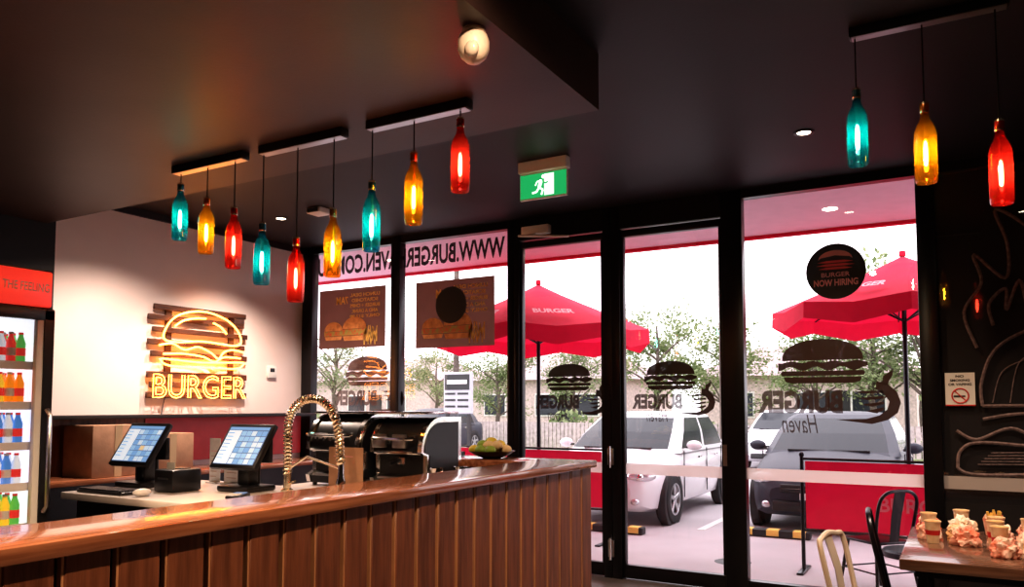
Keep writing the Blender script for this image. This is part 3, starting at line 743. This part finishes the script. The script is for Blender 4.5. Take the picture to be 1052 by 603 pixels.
# cars
def interp(st,y):
    for a,c in zip(st[:-1],st[1:]):
        if a[0]<=y<=c[0]:
            t=(y-a[0])/(c[0]-a[0]); t=t*t*(3-2*t)*.5+t*.5
            return [a[i]+(c[i]-a[i])*t for i in range(1,len(a))]
    return list(st[-1][1:])
M_tyre=mat('tyre',(.02,.02,.022),.8,var=.1); M_alloy=mat('alloy',(.6,.6,.62),.3,metal=.9,var=.05)
M_cglass=mat('car_glass',(.025,.03,.038),.12,spec=.35); M_lamp=mat('headlamp',(.75,.76,.8),.1,metal=.6,coat=1,var=.05); M_dk=mat('dark_trim',(.02,.02,.022),.5,var=.1)
def car(x,y,body,sc=1):
    b=MB('car')
    st=[(0,.34,.56,.56),(.05,.26,.66,.70),(.18,.20,.74,.79),(.45,.18,.82,.85),(.8,.18,.90,.875),(1.15,.18,.965,.88),(2.2,.18,.98,.885),(3.3,.18,1.0,.88),(3.85,.2,1.02,.85),(4.15,.26,1.0,.78),(4.28,.38,.92,.66)]
    ys=[0,.02,.05,.1,.18,.3,.45,.6,.8,1.0,1.15,1.5,2,2.5,3,3.3,3.6,3.85,4.0,4.15,4.22,4.28]
    vs=[];N=0
    for yy in ys:
        zl,zt,hw=interp(st,yy) ; h=zt-zl
        half=[(0,zl),(hw*.8,zl),(hw*.95,zl+.08*h),(hw*.985,zl+.25*h),(hw,zl+.5*h),(hw*.985,zl+.72*h),(hw*.95,zl+.86*h),(hw*.86,zl+.955*h),(hw*.68,zt+.0),(hw*.35,zt+.022),(0,zt+.03)]
        ring=[(p[0],yy,p[1]) for p in half]+[(-p[0],yy,p[1]) for p in half[-2:0:-1]]
        N=len(ring); vs+=ring
    vs=[(v[0],v[1]+(.16*(abs(v[0])/.88)**2.5 if v[1]<.9 else 0)*max(0,1-v[1]/.9)-(.14*(abs(v[0])/.88)**2.5 if v[1]>3.9 else 0),v[2]) for v in vs]
    fs=[[i*N+k,(i+1)*N+k,(i+1)*N+(k+1)%N,i*N+(k+1)%N] for i in range(len(ys)-1) for k in range(N)]
    fs=[f[::-1] for f in fs]; fs.append(list(range(N))); fs.append([(len(ys)-1)*N+k for k in range(N)][::-1])
    b.add(vs,fs,body)
    base=[];tag=[]
    for i in range(7):
        u=-.86+1.72*i/6; base.append((u,-.06*(1-u*u))); tag.append('g')
    tag[-1]='p'
    base+= [(1,.07),(1,.42),(1,.455),(1,.80)]; tag+=['g','p','g','p']
    for i in range(7):
        u=.84-1.68*i/6; base.append((u,1.0-.03*(abs(u)))); tag.append('g')
    tag[-1]='p'
    base+= [(-1,.80),(-1,.455),(-1,.42),(-1,.07)]; tag+=['g','p','g','p']
    N2=len(base)
    lv=[(0,.90,.85,1.02,4.05),(.12,.955,.825,1.12,4.0),(.5,1.18,.755,1.48,3.83),(.88,1.375,.66,1.83,3.62),(1,1.425,.60,1.98,3.50),(1.1,1.455,.45,2.15,3.25),(1.2,1.468,.2,2.45,2.95)]
    cv=[]
    for (l,z,hw,f,r) in lv:
        for (u,w) in base: cv.append((u*hw,f+(r-f)*w,z))
    for i in range(len(lv)-1):
        for k in range(N2):
            g=(tag[k]=='g' and 1<=i<=2)
            b.add([cv[i*N2+k],cv[i*N2+(k+1)%N2],cv[(i+1)*N2+(k+1)%N2],cv[(i+1)*N2+k]],[[0,1,2,3]],M_cglass if g else body)
    b.add(cv[-N2:],[list(range(N2))],body)
    for wy in (.80,3.36):
        for sx in (-1,1):
            W=frame((sx*.70,wy,.32),(0,sx,0),(0,0,1))
            b.lathe([(.0,.08),(.385,.08),(.385,.182)],M_dk,W,32); b.lathe([(.385,.182),(.37,.188),(.33,.186)],M_dk,W,32)
            b.lathe([(.20,.20),(.22,.205),(.30,.20),(.318,.18),(.32,.03),(.2,.0)],M_tyre,W,32)
            b.lathe([(.205,.19),(.21,.203),(.19,.205),(.185,.17)],M_alloy,W,32); b.lathe([(.19,.165),(0,.165)],M_dk,W,24)
            for q in range(5):
                R=W@Matrix.Rotation(q*2*math.pi/5,4,'Z')
                b.box((-.028,.0,.17),(.028,.195,.20),M_alloy,M=R,bev=.006,seg=1)
            b.lathe([(.05,.19),(.045,.206),(0,.208)],M_alloy,W,16)
    b.box((-.42,-.03,.50),(.42,.05,.60),M_dk,bev=.02); b.box((-.52,-.015,.27),(.52,.06,.40),M_dk,bev=.03)
    b.box((-.40,-.038,.545),(.40,-.02,.557),M_chrome)
    b.sph((0,-.035,.62),(.06,.015,.045),M_chrome)
    b.box((-.19,-.035,.42),(.19,-.005,.50),M_wplas,bev=.004)
    for sx in (-1,1):
        T=Matrix.Translation((sx*.66,.19,.655))@Matrix.Rotation(sx*.55,4,'Z')@Matrix.Rotation(.25,4,'X')
        b.sph((0,0,0),(.19,.08,.075),M_lamp,M=T); b.sph((-sx*.03,-.05,.0),(.055,.04,.05),M_chrome,M=T)
        b.sph((sx*.60,.09,.34),(.06,.04,.045),M_lamp)
        b.sph((sx*.98,1.40,1.0),(.11,.06,.07),body); b.box((min(sx*.86,sx*.95),1.37,.96),(max(sx*.86,sx*.95),1.43,.99),M_dk)
        for yy in (1.9,2.75): b.box((min(sx*.877,sx*.893),yy,.80),(max(sx*.877,sx*.893),yy+.18,.83),M_chrome,bev=.003)
        for dy in (1.25,2.35,3.15): b.box((min(sx*.876,sx*.888),dy,.30),(max(sx*.876,sx*.888),dy+.008,.93),M_dk)
    b.box((-.5,.98,.955),(.5,1.03,.975),M_dk)
    return b.done(M=Matrix.Translation((x,y,GZ+.002))@Matrix.Scale(sc,4),ang=35)
M_cw=mat('car_white',(.78,.76,.79),.25,coat=.6,var=.02); M_cs=mat('car_charcoal',(.045,.048,.065),.45,metal=.1,spec=.35,var=.04); M_cg=mat('car_grey',(.35,.35,.38),.3,metal=.4,coat=.5,var=.04)
car(-4.18,9.25,M_cw); car(-1.50,9.9,M_cs); car(-3.9,19.3,M_cw,1); car(1.6,9.9,M_cg); car(-15.5,19.5,M_cs)
for x,y,w in ((-3.75,9.0,.42),(-1.95,9.62,.42),(1.5,9.62,.5)):
    b=MB('wheel_stop'); b.box((x-w,y-.07,GZ),(x+w,y+.07,GZ+.09),M_dk,bev=.02)
    for k in (-.3,0,.3): b.box((x+k-.07,y-.075,GZ+.02),(x+k+.07,y+.075,GZ+.092),M_yel,bev=.004)
    b.done()
b=MB('parking_lines')
for x in (-8.8,-5.8,-2.85,2.8): b.box((x-.05,9.7,GZ),(x+.05,14,GZ+.004),M_wplas)
b.done()
b=MB('drain_cover'); b.lathe([(0,GZ+.006),(.16,GZ+.006),(.18,GZ)],M_dk,Matrix.Translation((-2.0,7.9,0)),24); b.done()

# trees
M_bark=mat('bark',(.13,.10,.085),.9,var=.3,bump=.4)
M_lf=[add_translucent(mat('leaf_a',(.17,.22,.10),.6,col2=(.08,.12,.05),vs=1.5),(.24,.32,.12),.35),add_translucent(mat('leaf_b',(.34,.38,.22),.6,col2=(.20,.25,.12),vs=1.5),(.38,.44,.2),.35)]
def treemesh(seed,dens):
    random.seed(seed); b=MB('tree')
    tr=catmull([(0,0,0),(.08,.05,1.0),(-.05,.1,2.0),(.05,0,3.2),(0,.05,4.2)],4)
    b.tube(tr,[.14-.11*i/(len(tr)-1) for i in range(len(tr))],M_bark,8)
    cl=[]
    for k in range(14):
        z0=random.uniform(1.2,3.4); a=random.uniform(0,6.28); L=random.uniform(.7,1.7)
        e=V((L*math.cos(a),L*math.sin(a),z0+random.uniform(.3,1.3)))
        b.tube(catmull([(0,.05,z0),e*.5+V((0,0,z0*.5+.1)),e],4),[.05-.035*i/8 for i in range(9)],M_bark,5)
        cl.append((e,random.uniform(.40,.75)))
    for k in range(5): cl.append((V((random.uniform(-.8,.8),random.uniform(-.8,.8),random.uniform(3.2,4.6))),random.uniform(.4,.75)))
    for c,r in cl:
        for q in range(dens):
            d=V((random.gauss(0,1),random.gauss(0,1),random.gauss(0,.75)))
            d=d.normalized()*r*random.uniform(.3,1.15); p=c+d
            s=random.uniform(.045,.095); u=V((random.gauss(0,1),random.gauss(0,1),random.gauss(0,1))).normalized(); w=u.orthogonal().normalized()
            b.add([p-u*s,p-w*s*.5,p+u*s,p+w*s*.5],[[0,1,2,3]],M_lf[random.random()<.45])
    return b
tl=[(-35,31,5.2),(-28.5,31,5.6),(-22,31,4.4),(-18.0,30,4.4),(-14.4,30.5,4.3),(-10.6,30.5,5.7),(-8.0,31,5.3),(-4.6,30.5,4.6),(-2.6,30.5,5.2),(-.9,30,7.0),(1.3,30,8.2),(4.2,31,8.0)]
bases=[treemesh(21,190),treemesh(22,170),treemesh(23,190)]
objs=[]
for i,(x,y,h) in enumerate(tl):
    if i<3: o=bases[i].done(smooth=False); objs.append(o)
    else: o=bpy.data.objects.new('tree',objs[i%3].data); COL.objects.link(o)
    s=h/5.0; o.matrix_world=Matrix.Translation((x,y,GZ))@Matrix.Rotation(i*1.7,4,'Z')@Matrix.Diagonal((s*1.05,s*1.05,s,1))
random.seed(5)
b=MB('hedge')
for k in range(6000):
    x=random.uniform(-40,6); p=V((x,26.6+random.uniform(-.6,.6),GZ+.1+random.uniform(.0,.8+.35*math.sin(x*.9)+.2*math.sin(x*2.3)))); s=random.uniform(.09,.18)
    u=V((random.gauss(0,1),random.gauss(0,1),random.gauss(0,1))).normalized(); w=u.orthogonal().normalized()
    b.add([p-u*s,p-w*s*.5,p+u*s,p+w*s*.5],[[0,1,2,3]],M_lf[random.random()<.4])
b.done(False)
M_brick=mat('brick',(.62,.50,.48),.85,var=.2,vs=8); M_roof=mat('roof_tile',(.42,.32,.33),.8,var=.15,vs=6); M_wood=mat('fence_wood',(.45,.39,.37),.85,var=.2)
def house(x,y,w,d,h):
    b=MB('house'); b.box((x-w/2,y,GZ),(x+w/2,y+d,h),M_brick)
    e=.5; r=h+1.6
    vs=[(x-w/2-e,y-e,h),(x+w/2+e,y-e,h),(x+w/2+e,y+d+e,h),(x-w/2-e,y+d+e,h),(x-w/2+2,y+d/2,r),(x+w/2-2,y+d/2,r)]
    b.add(vs,[[0,1,5,4],[1,2,5],[2,3,4,5],[3,0,4],[3,2,1,0]],M_roof)
    for k in (-.3,.05,.3):
        b.box((x+k*w-.7,y-.05,.9),(x+k*w+.7,y-.01,2.1),M_wplas); b.box((x+k*w-.62,y-.08,.98),(x+k*w+.62,y-.04,2.02),M_cglass)
    b.box((x+w*.17-.45,y-.05,GZ),(x+w*.17+.45,y-.01,2.1),M_dk); b.done(False)
house(-32,36,12,8,2.9); house(-19,36,9,8,2.8); house(-6,36,9,8,2.8)
b=MB('fence')
x=-40
while x<8: b.box((x,25.6,GZ),(x+.13,25.63,.85),M_wood); x+=.16
b.box((-40,25.63,.3),(8,25.68,.38),M_wood); b.box((-40,25.63,.6),(8,25.68,.68),M_wood); b.done(False)
b=MB('street_signboard')
M_sg=mat('sign_grey',(.42,.42,.45),.5,var=.05)
sx,sy=-10.95,16.3
b.box((sx-.42,sy,1.25),(sx+.42,sy+.12,2.30),M_sg,bev=.03); b.box((sx-.37,sy-.01,1.85),(sx+.37,sy,2.24),M_dk)
for k in range(3):
    b.box((sx-.36,sy-.011,1.73-.16*k),(sx-.05,sy-.005,1.78-.16*k),M_dk); b.box((sx+.02,sy-.011,1.73-.16*k),(sx+.34,sy-.005,1.78-.16*k),M_dk)
b.box((sx-.30,sy-.016,2.0),(sx+.30,sy-.010,2.10),M_wplas)
b.box((sx-.36,sy+.03,GZ),(sx-.28,sy+.09,1.25),M_dk);b.box((sx+.28,sy+.03,GZ),(sx+.36,sy+.09,1.25),M_dk); b.done(False)
for px in (-17,-27.5,-6.6):
    b=MB('power_pole'); b.tube([(px,25.25,GZ),(px,25.25,8)],[.13,.10],M_bark,10); b.box((px-1.1,25.15,7.1),(px+1.1,25.35,7.22),M_bark)
    for x in (-1,-.4,.4,1): b.lathe([(.05,0),(.06,.05),(.03,.12),(0,.13)],M_wplas,Matrix.Translation((px+x,25.25,7.22)),10)
    b.done()

# ------------------------------------------------------------------ world, camera
w=bpy.data.worlds.new('World'); S.world=w; w.use_nodes=True
bg=w.node_tree.nodes['Background']; bg.inputs[0].default_value=(1,.945,.99,1); bg.inputs[1].default_value=2.55
cd=bpy.data.cameras.new('camera'); cd.sensor_width=36; cd.lens=27.33; cd.shift_y=.0633; cd.clip_start=.05; cd.clip_end=500
co=bpy.data.objects.new('camera',cd); COL.objects.link(co); co.location=(0,0,1.45)
co.rotation_euler=(math.radians(93.5),0,math.radians(29.85)); S.camera=co
